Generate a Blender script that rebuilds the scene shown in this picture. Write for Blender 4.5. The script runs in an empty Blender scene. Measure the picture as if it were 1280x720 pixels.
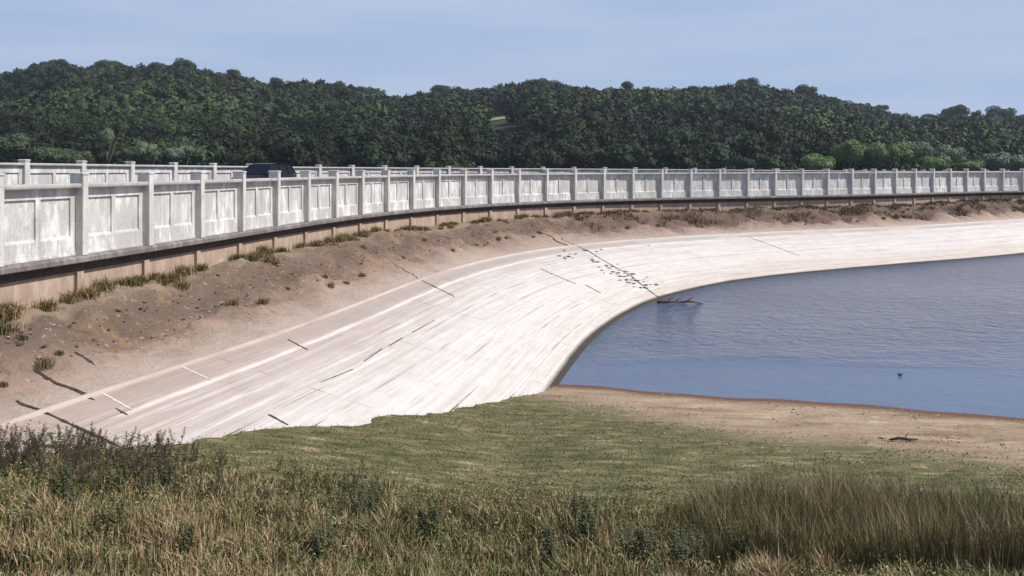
import bpy, math, random
import numpy as np
from mathutils import Matrix, Vector
random.seed(7); rng = np.random.default_rng(7)
R = math.radians
scn = bpy.context.scene
col = scn.collection

# ------------------------------------------------------------------ helpers
def link(name, me, mat=None, parent=None, loc=None):
    o = bpy.data.objects.new(name, me); col.objects.link(o)
    if mat is not None and me is not None and not me.materials:
        me.materials.append(mat)
    if parent is not None: o.parent = parent
    if loc is not None: o.location = loc
    return o
def tag(o, label=None, cat=None, group=None, kind=None):
    if label: o['label'] = label
    if cat: o['category'] = cat
    if group: o['group'] = group
    if kind: o['kind'] = kind
    return o
def empty(name, loc=(0, 0, 0), rz=0.0):
    o = bpy.data.objects.new(name, None); col.objects.link(o)
    o.location = loc; o.rotation_euler = (0, 0, rz); o.empty_display_size = .2
    return o
def mesh_py(name, v, f, smooth=False):
    me = bpy.data.meshes.new(name); me.from_pydata([tuple(a) for a in v], [], f); me.update()
    if smooth: me.polygons.foreach_set('use_smooth', [True]*len(me.polygons))
    return me
def mesh_np(name, V, F, smooth=False, color=None, uv=None):
    """V (n,3); F (m,k) all faces k-gons; colour per vertex (n,3); uv per vertex (n,2)"""
    me = bpy.data.meshes.new(name)
    V = np.asarray(V, np.float32); F = np.asarray(F, np.int32); m, k = F.shape
    me.vertices.add(len(V)); me.vertices.foreach_set('co', V.ravel())
    me.loops.add(m*k); me.loops.foreach_set('vertex_index', F.ravel())
    me.polygons.add(m); me.polygons.foreach_set('loop_start', np.arange(0, m*k, k, dtype=np.int32))
    if smooth: me.polygons.foreach_set('use_smooth', np.ones(m, bool))
    if color is not None:
        at = me.color_attributes.new('tint', 'FLOAT_COLOR', 'POINT')
        c = np.ones((len(V), 4), np.float32); c[:, :3] = color
        at.data.foreach_set('color', c.ravel())
    if uv is not None:
        l = me.uv_layers.new(name='UVMap')
        l.data.foreach_set('uv', np.asarray(uv, np.float32)[F.ravel()].ravel())
    me.update(calc_edges=True); me.validate()
    if not smooth: me.shade_flat()
    return me
def grid_faces(nu, nv):
    i = np.arange(nu-1)[:, None]*nv+np.arange(nv-1)[None, :]
    i = i.ravel()
    return np.stack([i, i+nv, i+nv+1, i+1], 1)
class MB:
    def __init__(s): s.v = []; s.f = []
    def box(s, x0, x1, y0, y1, z0, z1):
        b = len(s.v)
        s.v += [(x0,y0,z0),(x1,y0,z0),(x1,y1,z0),(x0,y1,z0),(x0,y0,z1),(x1,y0,z1),(x1,y1,z1),(x0,y1,z1)]
        s.f += [tuple(b+i for i in q) for q in ((3,2,1,0),(4,5,6,7),(0,1,5,4),(1,2,6,5),(2,3,7,6),(3,0,4,7))]
    def add(s, v, f):
        b = len(s.v); s.v += [tuple(a) for a in v]; s.f += [tuple(b+i for i in q) for q in f]
    def tube(s, pts, rad, n=6):
        b = len(s.v); pts = [Vector(p) for p in pts]
        for i, p in enumerate(pts):
            d = (pts[min(i+1, len(pts)-1)]-pts[max(i-1, 0)]).normalized()
            a = d.orthogonal().normalized(); c = d.cross(a); r = rad[i] if hasattr(rad, '__len__') else rad
            for k in range(n):
                w = 2*math.pi*k/n; s.v.append(tuple(p+a*math.cos(w)*r+c*math.sin(w)*r))
        for i in range(len(pts)-1):
            for k in range(n):
                s.f.append((b+i*n+k, b+i*n+(k+1) % n, b+(i+1)*n+(k+1) % n, b+(i+1)*n+k))
        s.f.append(tuple(b+k for k in range(n))[::-1]); s.f.append(tuple(b+(len(pts)-1)*n+k for k in range(n)))
    def mesh(s, name, smooth=False): return mesh_py(name, s.v, s.f, smooth)
def vnoise(x, y, seed=0):
    """smooth 2-D value noise in -1..1"""
    r = np.random.default_rng(seed); T = r.random((256, 256))*2-1
    xi = np.floor(x).astype(int); yi = np.floor(y).astype(int); fx = x-xi; fy = y-yi
    fx = fx*fx*(3-2*fx); fy = fy*fy*(3-2*fy)
    g = lambda a, b: T[a % 256, b % 256]
    return (g(xi, yi)*(1-fx)+g(xi+1, yi)*fx)*(1-fy)+(g(xi, yi+1)*(1-fx)+g(xi+1, yi+1)*fx)*fy
def fbm(x, y, seed=0, o=4):
    s = 0; a = 1; t = 0
    for k in range(o):
        s = s+a*vnoise(x*2**k, y*2**k, seed+k*13); t += a; a *= .5
    return s/t

# ------------------------------------------------------------------ materials
class NT:
    def __init__(s, name):
        s.m = bpy.data.materials.new(name); s.m.use_nodes = True; s.t = s.m.node_tree
        s.b = s.t.nodes['Principled BSDF']; s.b.inputs['Roughness'].default_value = .9
        s.b.inputs['Specular IOR Level'].default_value = .25
    def n(s, ty, **k):
        nd = s.t.nodes.new(ty)
        for a, v in k.items(): setattr(nd, a, v)
        return nd
    def put(s, sock, v):
        if hasattr(v, 'is_output') or isinstance(v, bpy.types.NodeSocket): s.t.links.new(v, sock)
        elif isinstance(v, (tuple, list)) and len(v) == 3 and sock.type == 'RGBA': sock.default_value = (*v, 1)
        else: sock.default_value = v
    def pos(s): return s.n('ShaderNodeNewGeometry').outputs['Position']
    def obj(s): return s.n('ShaderNodeTexCoord').outputs['Object']
    def uv(s): return s.n('ShaderNodeTexCoord').outputs['UV']
    def map(s, vec, scale):
        q = s.n('ShaderNodeMapping'); s.put(q.inputs['Vector'], vec); q.inputs['Scale'].default_value = scale
        return q.outputs[0]
    def noise(s, vec, scale=1, detail=4, rough=.55, dist=0):
        q = s.n('ShaderNodeTexNoise'); s.put(q.inputs['Vector'], vec); q.inputs['Scale'].default_value = scale
        q.inputs['Detail'].default_value = detail; q.inputs['Roughness'].default_value = rough
        q.inputs['Distortion'].default_value = dist
        return q.outputs['Fac']
    def ramp(s, fac, stops):
        q = s.n('ShaderNodeValToRGB'); s.put(q.inputs[0], fac); e = q.color_ramp.elements
        while len(e) < len(stops): e.new(.5)
        for a, (p, c) in zip(e, stops):
            a.position = p; a.color = (*c, 1) if isinstance(c, (tuple, list)) else (c, c, c, 1)
        return q.outputs[0]
    def mix(s, fac, a, b, mode='MIX'):
        q = s.n('ShaderNodeMix', data_type='RGBA', blend_type=mode)
        s.put(q.inputs[0], fac); s.put(q.inputs[6], a); s.put(q.inputs[7], b); return q.outputs[2]
    def math(s, op, a, b=0.0, c=0.0):
        q = s.n('ShaderNodeMath', operation=op); s.put(q.inputs[0], a); s.put(q.inputs[1], b); s.put(q.inputs[2], c)
        return q.outputs[0]
    def sep(s, v):
        q = s.n('ShaderNodeSeparateXYZ'); s.put(q.inputs[0], v); return q.outputs
    def comb(s, x, y, z=0.0):
        q = s.n('ShaderNodeCombineXYZ'); s.put(q.inputs[0], x); s.put(q.inputs[1], y); s.put(q.inputs[2], z); return q.outputs[0]
    def bump(s, h, strength=.5, dist=.02):
        q = s.n('ShaderNodeBump'); s.put(q.inputs['Height'], h); q.inputs['Strength'].default_value = strength
        q.inputs['Distance'].default_value = dist; s.t.links.new(q.outputs[0], s.b.inputs['Normal'])
    def col(s, c): s.put(s.b.inputs['Base Color'], c)
    def done(s, rough=None):
        if rough is not None: s.put(s.b.inputs['Roughness'], rough)
        return s.m

def concrete(name, base, light, dark, blot=.6, sc=1.0):
    m = NT(name); p = m.pos()
    n1 = m.noise(m.map(p, (1.6*sc, 1.6*sc, .7*sc)), 1, 5, .65)
    n2 = m.noise(m.map(p, (5, 5, 1.1)), 1, 4, .65)
    n3 = m.noise(p, 24, 3, .6)
    c = m.mix(m.ramp(n1, [(.3, 0.), (.55, .5), (.75, 1.)]), dark, base)
    bl = m.math('MULTIPLY', m.ramp(n1, [(.44, 0.), (.56, 1.)]), m.ramp(n2, [(.44, 0.), (.56, 1.)]))
    c = m.mix(m.math('MULTIPLY', bl, blot), c, light)
    st = m.ramp(m.noise(m.map(p, (9, 9, .5)), 1, 3, .5), [(.56, 0.), (.72, 1.)])
    c = m.mix(m.math('MULTIPLY', st, .6), c, tuple(x*.55 for x in dark))
    n4 = m.noise(p, 3.1, 5, .7)
    c = m.mix(m.ramp(n4, [(.54, 0.), (.68, .55)]), c, tuple(x*.8 for x in dark))
    c = m.mix(.25, c, m.ramp(n3, [(.3, tuple(x*.8 for x in base)), (.7, light)]))
    m.col(c); m.bump(n3, .4, .01); return m.done(.88)
M = {}
M['panel'] = concrete('weathered_grey_concrete', (.54,.52,.49), (.90,.88,.85), (.38,.36,.335), .62)
M['post'] = concrete('pale_post_concrete', (.62,.595,.555), (.82,.80,.76), (.42,.395,.37), .35, 2)
M['coping'] = concrete('coping_concrete', (.46,.44,.42), (.6,.58,.55), (.30,.28,.27), .3)
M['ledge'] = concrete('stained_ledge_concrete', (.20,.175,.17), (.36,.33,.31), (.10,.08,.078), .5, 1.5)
M['base'] = concrete('pinkish_base_masonry', (.47,.345,.26), (.60,.48,.38), (.30,.21,.155), .4, 1.5)
M['ledge_shade'] = concrete('dark_brown_ledge_shade', (.085,.058,.05), (.14,.10,.085), (.05,.035,.03), .3, 1.5)  # dark brown for the shadow under the ledge, shade put into the colour

# dam slope concrete: UV = (metres along the dam, 0 wall foot .. 1 kerb .. 2 water line)
def slope_mat():
    m = NT('bleached_slope_concrete'); uv = m.uv(); s = m.sep(uv); u, v = s[0], s[1]
    P = m.pos()
    warp = m.math('SUBTRACT', m.noise(m.comb(m.math('MULTIPLY', u, .12), m.math('MULTIPLY', v, 1.2)), 1, 4, .6), .5)
    vv = m.math('ADD', v, m.math('MULTIPLY', warp, .22))
    # stain coming down from the embankment, wider towards the left end
    st = m.math('ADD', m.math('MULTIPLY', vv, .5), m.math('MULTIPLY', m.math('MINIMUM', m.math('SUBTRACT', u, 22.), 22.), .0034))
    c = m.ramp(st, [(.36, (.34,.26,.21)), (.44, (.39,.31,.26)), (.50, (.42,.35,.31)), (.56, (.48,.42,.38)), (.62, (.555,.505,.47)), (.69, (.60,.56,.525)), (.80, (.635,.595,.56)), (.93, (.61,.56,.515)), (.985, (.57,.50,.445))])
    # long streaks running along the dam
    k1 = m.noise(m.comb(m.math('MULTIPLY', u, .2), m.math('MULTIPLY', v, 60)), 1, 5, .65)
    c = m.mix(m.ramp(k1, [(.36, .45), (.47, 0.)]), c, m.mix(1., c, (.88,.80,.76), 'MULTIPLY'))
    c = m.mix(m.math('MULTIPLY', m.ramp(k1, [(.50, 0.), (.64, .6)]), m.ramp(m.math('SUBTRACT', v, 1.), [(.05, .1), (.3, 1.)])), c, (.74,.71,.68))
    k2 = m.noise(m.comb(m.math('MULTIPLY', u, 1.3), m.math('MULTIPLY', v, 150)), 1, 4, .65)
    c = m.mix(m.ramp(k2, [(.36, .55), (.47, 0.)]), c, m.mix(1., c, (.78,.71,.67), 'MULTIPLY'))
    k3 = m.noise(m.comb(m.math('MULTIPLY', u, .16), m.math('MULTIPLY', v, 4)), 1, 3, .6)
    def line(v0, w, amt, colr, cc_):
        q_ = m.math('SUBTRACT', 1.0, m.math('MULTIPLY', m.math('ABSOLUTE', m.math('SUBTRACT', v, v0)), 1./w))
        q_ = m.math('MULTIPLY', m.math('MAXIMUM', q_, 0.), m.ramp(k3, [(.38, 0.), (.56, amt)]))
        return m.mix(m.math('MINIMUM', m.math('MULTIPLY', q_, 2.), amt), cc_, colr)
    for v0, w_, am, cl in ((1.012, .010, .45, (.68,.61,.55)), (1.075, .045, .6, (.36,.30,.27)), (1.135, .016, .6, (.80,.75,.71)), (1.215, .012, .55, (.42,.34,.32)), (1.34, .008, .3, (.35,.3,.28)), (1.42, .01, .35, (.4,.33,.3)), (1.50, .014, .4, (.45,.37,.33)), (1.72, .012, .4, (.50,.42,.36)), (1.80, .016, .35, (.52,.43,.37)), (1.90, .010, .35, (.5,.4,.34))):
        c = line(v0, w_, am, cl, c)
    # slab joints
    br = m.n('ShaderNodeTexBrick'); m.put(br.inputs['Vector'], m.comb(u, m.math('MULTIPLY', v, 8.0)))
    for a, b in (('Scale', 1.), ('Mortar Size', .03), ('Mortar Smooth', .3), ('Brick Width', 5.2), ('Row Height', 1.), ('Bias', 0.)): br.inputs[a].default_value = b
    br.offset = .0
    gap = m.math('MULTIPLY', br.outputs['Fac'], m.ramp(m.noise(m.comb(m.math('MULTIPLY', u, .35), m.math('MULTIPLY', v, 9)), 1, 2, .5), [(.46, 0.), (.62, .85)]))
    gap = m.math('MULTIPLY', gap, m.math('LESS_THAN', 1.02, v))
    c = m.mix(gap, c, (.28,.24,.22))
    # growth of dirt blotches
    sp = m.noise(P, 5, 4, .7)
    c = m.mix(m.ramp(sp, [(.66, 0.), (.73, .5)]), c, (.40,.33,.28))
    c = m.mix(.5, c, m.mix(1., c, m.ramp(m.noise(P, 1.1, 5, .65), [(.3, (.80,.76,.72)), (.7, (1.,1.,1.))]), 'MULTIPLY'))
    # wet algae band at the water line
    wet = m.math('ADD', v, m.math('MULTIPLY', warp, .03))
    c = m.mix(m.ramp(m.math('SUBTRACT', wet, 1.0), [(.950, 0.), (.972, 1.)]), c, (.055,.045,.035))
    m.col(c); m.bump(m.math('ADD', m.math('MULTIPLY', gap, -2.), m.noise(P, 14, 4, .7)), .4, .02)
    return m.done(.85)
M['slope'] = slope_mat()
def emb_mat():
    m = NT('rough_embankment'); s = m.sep(m.uv()); u, v = s[0], s[1]; P = m.pos()
    w = m.math('ADD', v, m.math('MULTIPLY', m.math('SUBTRACT', m.noise(P, .9, 5, .65), .5), .35))
    c = m.ramp(w, [(.0, (.26,.20,.12)), (.18, (.30,.235,.165)), (.28, (.19,.135,.095)), (.44, (.14,.092,.066)), (.55, (.19,.125,.09)), (.60, (.27,.18,.135)), (.76, (.39,.285,.225)), (1.0, (.46,.37,.315))])
    up = m.ramp(w, [(.66, 1.), (.90, .22)])      # soil lies thick above, only a film of dust on the slabs below
    c = m.mix(m.math('MULTIPLY', up, m.ramp(m.noise(P, .55, 5, .6), [(.42, 0.), (.62, .55)])), c, (.21,.15,.115))
    c = m.mix(m.ramp(m.noise(P, .8, 3, .6, .4), [(.58, 0.), (.72, .6)]), c, (.34,.21,.12))
    c = m.mix(m.math('MULTIPLY', up, m.ramp(m.noise(P, 3.2, 5, .75), [(.52, 0.), (.66, .7)])), c, (.12,.088,.07))
    c = m.mix(m.ramp(m.noise(P, 5.5, 4, .75), [(.60, 0.), (.68, .75)]), c, (.42,.37,.33))
    far = m.ramp(m.math('MULTIPLY', u, .02), [(.55, 0.), (1., .6)])
    c = m.mix(m.math('MULTIPLY', far, m.math('LESS_THAN', w, .62)), c, (.13,.085,.065))
    m.col(c); m.bump(m.math('ADD', m.noise(P, 3.2, 6, .75), m.math('MULTIPLY', m.noise(P, 9, 5, .7), .5)), .9, .14)
    return m.done(.95)
M['embank'] = emb_mat()

def simple(name, c, rough=.8, var=.25, sc=8, metal=0):
    m = NT(name); n = m.noise(m.pos(), sc, 4, .6)
    m.col(m.ramp(n, [(.3, tuple(x*(1-var) for x in c)), (.7, tuple(min(1, x*(1+var)) for x in c))]))
    m.b.inputs['Metallic'].default_value = metal; return m.done(rough)
M['asphalt'] = simple('asphalt', (.055,.055,.057), .9)
M['white_line'] = simple('road_paint', (.7,.7,.68), .7, .1)
M['stone'] = simple('shore_stone', (.30,.25,.21), .9, .4)
M['pale_stone'] = simple('pale_shore_stone', (.55,.46,.38), .9, .2)
M['wood'] = simple('dark_driftwood', (.06,.045,.035), .9, .4)
M['groove'] = simple('dark_joint_filling', (.045,.042,.028), .95, .5, 12)
M['white_joint'] = simple('white_joint_mortar', (.62,.57,.53), .9, .1)
M['bark'] = simple('tree_bark', (.09,.07,.05), .95, .4, 3)
M['feather'] = simple('dark_plumage', (.02,.02,.022), .6, .3, 30)
M['bill'] = simple('bird_bill', (.75,.72,.66), .4, .05, 30)
def leaf_mat(name, a, b, rough=.65, use_tint=True, objrand=False, sc=.35):
    m = NT(name); n = m.noise(m.pos(), sc, 3, .6)
    c = m.ramp(n, [(.35, a), (.65, b)])
    if use_tint:
        at = m.n('ShaderNodeAttribute'); at.attribute_name = 'tint'
        c = m.mix(1., c, at.outputs['Color'], 'MULTIPLY')
    m.col(c); m.b.inputs['Specular IOR Level'].default_value = .2
    return m.done(rough)
M['wood_far'] = leaf_mat('broadleaf_foliage', (.030,.047,.018), (.046,.068,.024), .7, True, sc=.02)
M['leaf_bright'] = leaf_mat('light_green_foliage', (.12,.18,.06), (.17,.23,.09), .6, True, sc=.25)
M['leaf_grey'] = leaf_mat('grey_green_foliage', (.14,.18,.11), (.20,.235,.155), .6, True, sc=.25)
M['leaf_olive'] = leaf_mat('olive_foliage', (.065,.09,.042), (.095,.12,.062), .6, True, sc=.25)
M['leaf_dark'] = leaf_mat('dark_green_foliage', (.028,.052,.026), (.042,.07,.032), .7, True, sc=.25)
M['blade'] = leaf_mat('grass_blades', (.85,.85,.85), (1.,1.,1.), .6, True, sc=1)
M['weed_leaf'] = leaf_mat('weed_leaves', (.045,.056,.024), (.085,.09,.04), .6, False, sc=2)
M['seed'] = simple('brown_seed_heads', (.08,.058,.044), .9, .4, 20)
M['stem'] = simple('weed_stems', (.12,.10,.05), .8, .3, 10)
def ground_mat():
    m = NT('shore_ground'); s = m.sep(m.uv()); d, g = s[0], s[1]; P = m.pos()   # d = metres from water edge, g = greenness
    n = m.noise(m.map(P, (.35, 1.6, 1)), 1, 5, .65); n2 = m.noise(m.map(P, (1.2, 4.5, 1)), 1, 5, .7); n3 = m.noise(P, 9, 4, .7)
    sand = m.ramp(n, [(.32, (.22,.145,.095)), (.5, (.335,.245,.16)), (.68, (.44,.345,.235))])
    sand = m.mix(m.ramp(n2, [(.58, 0.), (.66, .7)]), sand, (.53,.44,.33))
    grass = m.ramp(n2, [(.30, (.045,.05,.02)), (.44, (.10,.10,.04)), (.57, (.165,.145,.07)), (.64, (.28,.215,.13)), (.72, (.42,.35,.24))])
    gg = m.math('ADD', g, m.math('MULTIPLY', m.math('SUBTRACT', n, .5), 1.6))
    gg = m.math('ADD', gg, m.math('MULTIPLY', m.math('SUBTRACT', n2, .5), 2.))
    c = m.mix(m.ramp(gg, [(.25, 0.), (.8, 1.)]), sand, grass)
    dw = m.math('ADD', m.math('MULTIPLY', d, .5), m.math('MULTIPLY', m.math('SUBTRACT', n2, .5), .12))
    c = m.mix(m.ramp(dw, [(.14, 1.), (.42, 0.)]), c, (.14,.075,.052))
    c = m.mix(.5, c, m.mix(1., c, m.ramp(n3, [(.3, (.6,.6,.6)), (.7, (1.25,1.25,1.25))]), 'MULTIPLY'))
    m.col(c); m.bump(m.math('ADD', n2, n3), .9, .05); return m.done(.95)
M['ground'] = ground_mat()
def hill_mat():
    m = NT('hill_undergrowth'); n = m.noise(m.pos(), .05, 4, .6)
    m.col(m.ramp(n, [(.3, (.018,.03,.014)), (.7, (.035,.05,.022))])); return m.done(.95)
M['hill'] = hill_mat()
def water_mat():
    m = NT('reservoir_water'); P = m.pos(); s = m.sep(P)
    n1 = m.noise(m.map(P, (1.3, 1.9, 1)), 1, 4, .62, .6); n2 = m.noise(m.map(P, (3.2, 5.0, 1)), 1, 3, .6)
    n0 = m.noise(m.map(P, (.05, .12, 1)), 1, 3, .5)
    h = m.math('ADD', n1, m.math('MULTIPLY', n2, .35))
    dist = m.ramp(m.math('ADD', m.math('MULTIPLY', s[1], .02), m.math('MULTIPLY', m.math('SUBTRACT', n0, .5), .35)), [(.545, .07), (.66, 1.)])
    h = m.math('MULTIPLY', h, dist)
    b = m.n('ShaderNodeBump'); m.put(b.inputs['Height'], h); b.inputs['Strength'].default_value = .55; b.inputs['Distance'].default_value = .75
    m.t.links.new(b.outputs[0], m.b.inputs['Normal'])
    m.b.inputs['Specular IOR Level'].default_value = .5; m.b.inputs['IOR'].default_value = 1.333
    m.col(m.mix(m.ramp(n0, [(.4, 0.), (.6, 1.)]), (.075,.10,.165), (.10,.13,.195)))
    return m.done(.10)
M['water'] = water_mat()
def meadow():
    m = NT('pale_meadow_grass'); n = m.noise(m.pos(), .15, 3, .6)
    m.col(m.ramp(n, [(.3, (.20,.24,.09)), (.7, (.32,.33,.15))])); return m.done(.9)
M['meadow'] = meadow()

# ------------------------------------------------------------------ the line of the dam
q = [-10.85382228, 20.93902545, 2.60046611, 0.73501125, 0.53309456, -0.14262873, -0.09154672, 0.12054246, 0.04766634]
S = q[2]; L = 33*S
DT = .05; T = np.arange(-40, 260, DT)
hh = np.polynomial.chebyshev.chebval(np.clip(T/L*2-1, -1, 1), q[3:])
hh = np.where(T < 0, hh+np.clip(T, -25, 0)*.004, hh)
CX = np.cumsum(np.sin(hh))*DT; CY = np.cumsum(np.cos(hh))*DT
i0 = int(round(40/DT)); CX += q[0]-CX[i0]; CY += q[1]-CY[i0]
def at(t, p=0.0):
    """point at t metres along the wall face, p metres out towards the water"""
    x = np.interp(t, T, CX); y = np.interp(t, T, CY); h = np.interp(t, T, hh)
    return x+p*np.cos(h), y-p*np.sin(h)
def head(t): return float(np.interp(t, T, hh))
tk = [-40, -8, 5, 14, 25, 32, 44, 53, 83, 120, 260]; pk = [2.4, 2.9, 4.2, 4.5, 4.9, 5.0, 5.2, 4.8, 3.9, 3.8, 3.8]
tw = [-40, 0, 6, 11, 20, 31, 47, 64, 75, 120, 260]; pw = [10.8, 11.1, 11.3, 11.6, 12.4, 13.0, 12.5, 10.8, 10.3, 10.2, 10.2]
sm = lambda t, a, b: np.interp(t, T, np.convolve(np.pad(np.interp(T, a, b), 100, mode='edge'), np.ones(201)/201, 'valid'))
PK = np.interp(T, T, sm(T, tk, pk)); PW = sm(T, tw, pw)
ZK, ZW = -4.5, -6.3
def slope_pt(t, v):
    k = np.interp(t, T, PK); w = np.interp(t, T, PW)
    p = k+(w-k)*(v-1); z = ZK+(ZW-ZK)*(v-1)
    x, y = at(t, p); return x, y, z
def sweep(name, prof, t0, t1, mat, step=.5, parent=None, base_p=0.0, zf=None):
    ts = np.arange(t0, t1+1e-6, step); n = len(prof); V = []
    for (p, z) in prof:
        x, y = at(ts, p+base_p); V.append(np.stack([x, y, z+(zf(ts) if zf else 0*ts)], 1))
    V = np.stack(V, 1).reshape(-1, 3)
    F = []
    for i in range(len(ts)-1):
        for k in range(n):
            a = i*n+k; b = i*n+(k+1) % n; F.append((a, b, b+n, a+n))
    me = mesh_py(name, V, F+[tuple(range(n))[::-1], tuple((len(ts)-1)*n+k for k in range(n))])
    return link(name, me, mat, parent)

# ------------------------------------------------------------------ near parapet wall
ZB = -2.18; ZR = -.51
def panel_mesh(w, h, name):
    """bay between two posts: x along wall (-w/2..w/2), y out to the water, z from 0 to h; two sunk fields"""
    b = MB(); hw = w/2
    b.box(-hw, hw, -.14, 0, 0, h)
    top, bot = h-.25, min(.43, h*.26)
    d = .05
    b.box(-hw, hw, .001, d, top, h)
    b.box(-hw, hw, .001, d, 0, bot)
    for x0, x1 in ((-hw, -hw+.16), (-.075, .075), (hw-.16, hw)): b.box(x0, x1, .001, d-.003, bot, top)
    # sloping sill of the sunk fields
    for x0, x1 in ((-hw+.16, -.075), (.075, hw-.16)):
        b.add([(x0,.001,bot),(x1,.001,bot),(x1,d-.004,bot),(x0,d-.004,bot),(x0,.001,bot+.07),(x1,.001,bot+.07)], [(0,1,2,3),(4,5,1,0),(3,2,5,4),(0,3,4),(1,5,2)])
    b.box(-hw, hw, .001, d+.02, 0, .06)
    return b.mesh(name)
def post_mesh(h, name, front=.27, back=.12, w=.20, foot=0.0):
    b = MB(); hw = w/2; r = .015
    pts = [(-hw+r,-back),(hw-r,-back),(hw,-back+r),(hw,front-r),(hw-r,front),(-hw+r,front),(-hw,front-r),(-hw,-back+r)]
    def ring(z, s=1.0, ins=0.0): return [(x*(1-ins/hw), y-(ins if y > 0 else -ins), z) for x, y in pts]
    v = ring(-foot)+ring(h-.05)+ring(h-.05, ins=-.02)+ring(h-.015, ins=-.02)+ring(h, ins=.02)
    f = []
    for l in range(4):
        for k in range(8): f.append((l*8+k, l*8+(k+1) % 8, (l+1)*8+(k+1) % 8, (l+1)*8+k))
    f.append(tuple(range(8))[::-1]); f.append(tuple(32+k for k in range(8)))
    b.add(v, f); return b.mesh(name)
def along(o, t, p, z):
    x, y = at(t, p); o.location = (float(x), float(y), float(z)); o.rotation_euler = (0, 0, math.pi/2-head(t)+math.pi)
# orientation: local +y must point to the water (cos h, -sin h); local x = back along the wall
near = empty('parapet_wall', (float(at(0)[0]), float(at(0)[1]), ZB))
tag(near, 'pale concrete parapet with sunk panels and square posts, the one nearest the water', 'wall')
inv = Matrix.Translation(-Vector(near.location))
PT = []
T0, T1 = -8, 50
pm = panel_mesh(S-.20, ZR-ZB, 'parapet_panel'); pm.materials.append(M['panel'])
qm = post_mesh(-.13-ZB, 'parapet_post'); qm.materials.append(M['post'])
bm_ = MB(); bm_.box(-.11, .11, -.1, .12, -1.25, -.418); bmm = bm_.mesh('parapet_pier'); bmm.materials.append(M['base'])
for i in range(T0, T1):
    t = i*S
    for nm, me, tt in (('post', qm, t), ('panel', pm, t+S/2), ('pier', bmm, t)):
        o = link(nm, me); along(o, tt, 0, ZB); 
        o.parent = near; o.matrix_parent_inverse = inv
ta, tb = T0*S, (T1-.5)*S
def par(o, root): o.parent = root; o.matrix_parent_inverse = Matrix.Translation(-Vector(root.location)); return o
# coping runs between posts as one continuous rail, ledge and base wall below
par(sweep('coping', [(-.22, ZR), (.22, ZR), (.235, ZR+.03), (.235, ZR+.085), (.20, ZR+.11), (-.2, ZR+.11), (-.22, ZR+.09)], ta, tb, M['coping']), near)
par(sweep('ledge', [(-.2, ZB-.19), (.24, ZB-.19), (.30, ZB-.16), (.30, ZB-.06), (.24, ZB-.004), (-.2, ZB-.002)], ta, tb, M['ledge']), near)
par(sweep('ledge_shade_band', [(-.19, ZB-.41), (.10, ZB-.41), (.10, ZB-.194), (-.19, ZB-.194)], ta, tb, M['ledge_shade']), near)  # added dark strip that deepens the ledge's shadow on the base wall
par(sweep('base_wall', [(-.2, -3.6), (.03, -3.6), (.03, ZB-.414), (-.2, ZB-.414)], ta, tb, M['base']), near)

# ------------------------------------------------------------------ road and far parapet
W = 8.0
RZ = -1.25
sl = lambda ts: np.interp(ts, [-20, 5, 88, 130], [.03, .0, -.58, -.62])
zroad = lambda ts: np.interp(ts, [-20, 5, 88, 130], [0., 0., -.25, -.27])
tag(sweep('road', [(-W+.2, RZ-.4), (-.2, RZ-.4), (-.2, RZ), (-W+.2, RZ)], ta-8, tb, M['asphalt'], zf=zroad), kind='structure')
tag(sweep('pavement', [(-1.6, RZ-.3), (-.21, RZ-.3), (-.21, RZ+.12), (-1.58, RZ+.12), (-1.6, RZ+.10)], ta-8, tb, M['coping'], zf=zroad), kind='structure')
tag(sweep('dam_core', [(-W-2, -3.0), (-.2, -3.0), (-.205, RZ-.41), (-W-.4, RZ-.45)], ta-8, tb, M['embank'], zf=zroad), kind='structure')
tag(sweep('downstream_bank', [(-W-14, -9.5), (-W-14, -9.8), (-W+2, -9.8), (-W+2, -3.02), (-W-2, -3.02)], ta-8, tb, M['hill']), kind='structure')
# dashed centre line
mb = MB()
for k in range(0, 30):
    for tt in (k*6.0-15,):
        a = at(tt, -4.65); b_ = at(tt, -4.55); c = at(tt+2, -4.55); d = at(tt+2, -4.65)
        mb.add([(float(x), float(y), RZ+float(zroad(tt))+.006) for x, y in (a, b_, c, d)], [(0, 1, 2, 3)])
tag(link('road_markings', mb.mesh('road_markings'), M['white_line']), kind='structure')
far = empty('parapet_wall', (float(at(0, -W)[0]), float(at(0, -W)[1]), RZ))
tag(far, 'second parapet across the road, only its coping and post tops showing above the nearer one', 'wall')
FT = .165     # coping top of the far wall at its left end
SF = 2.95
xf, yf = at(T, -W); af = np.r_[0, np.cumsum(np.hypot(np.diff(xf), np.diff(yf)))]
# phase: a post at the ray seen at pixel column 101
uu = 640+1050*xf/np.maximum(yf, 1); j = np.argmin(abs(uu-101)+(yf < 2)*1e4); a0 = af[j]
fh = FT-.1-RZ
fpm = panel_mesh(SF-.22, fh, 'far_panel'); fpm.materials.append(M['panel'])
fqm = post_mesh(FT+.13-RZ, 'far_post', w=.24, front=.17); fqm.materials.append(M['post'])
k = -8
while k < 60:
    a = a0+k*SF
    tt = float(np.interp(a, af, T)); tm = float(np.interp(a+SF/2, af, T))
    if tm > tb: break
    if tt > ta-6:
        for nm, me, x in (('post', fqm, tt), ('panel', fpm, tm)):
            o = link(nm, me); along(o, x, -W, RZ+float(sl(x))); par(o, far)
    k += 1
par(sweep('coping', [(-.2, FT-.1), (.14, FT-.1), (.16, FT-.07), (.16, FT-.03), (.12, FT), (-.2, FT)], ta-6, tb, M['coping'], base_p=-W, zf=sl), far)

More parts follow.
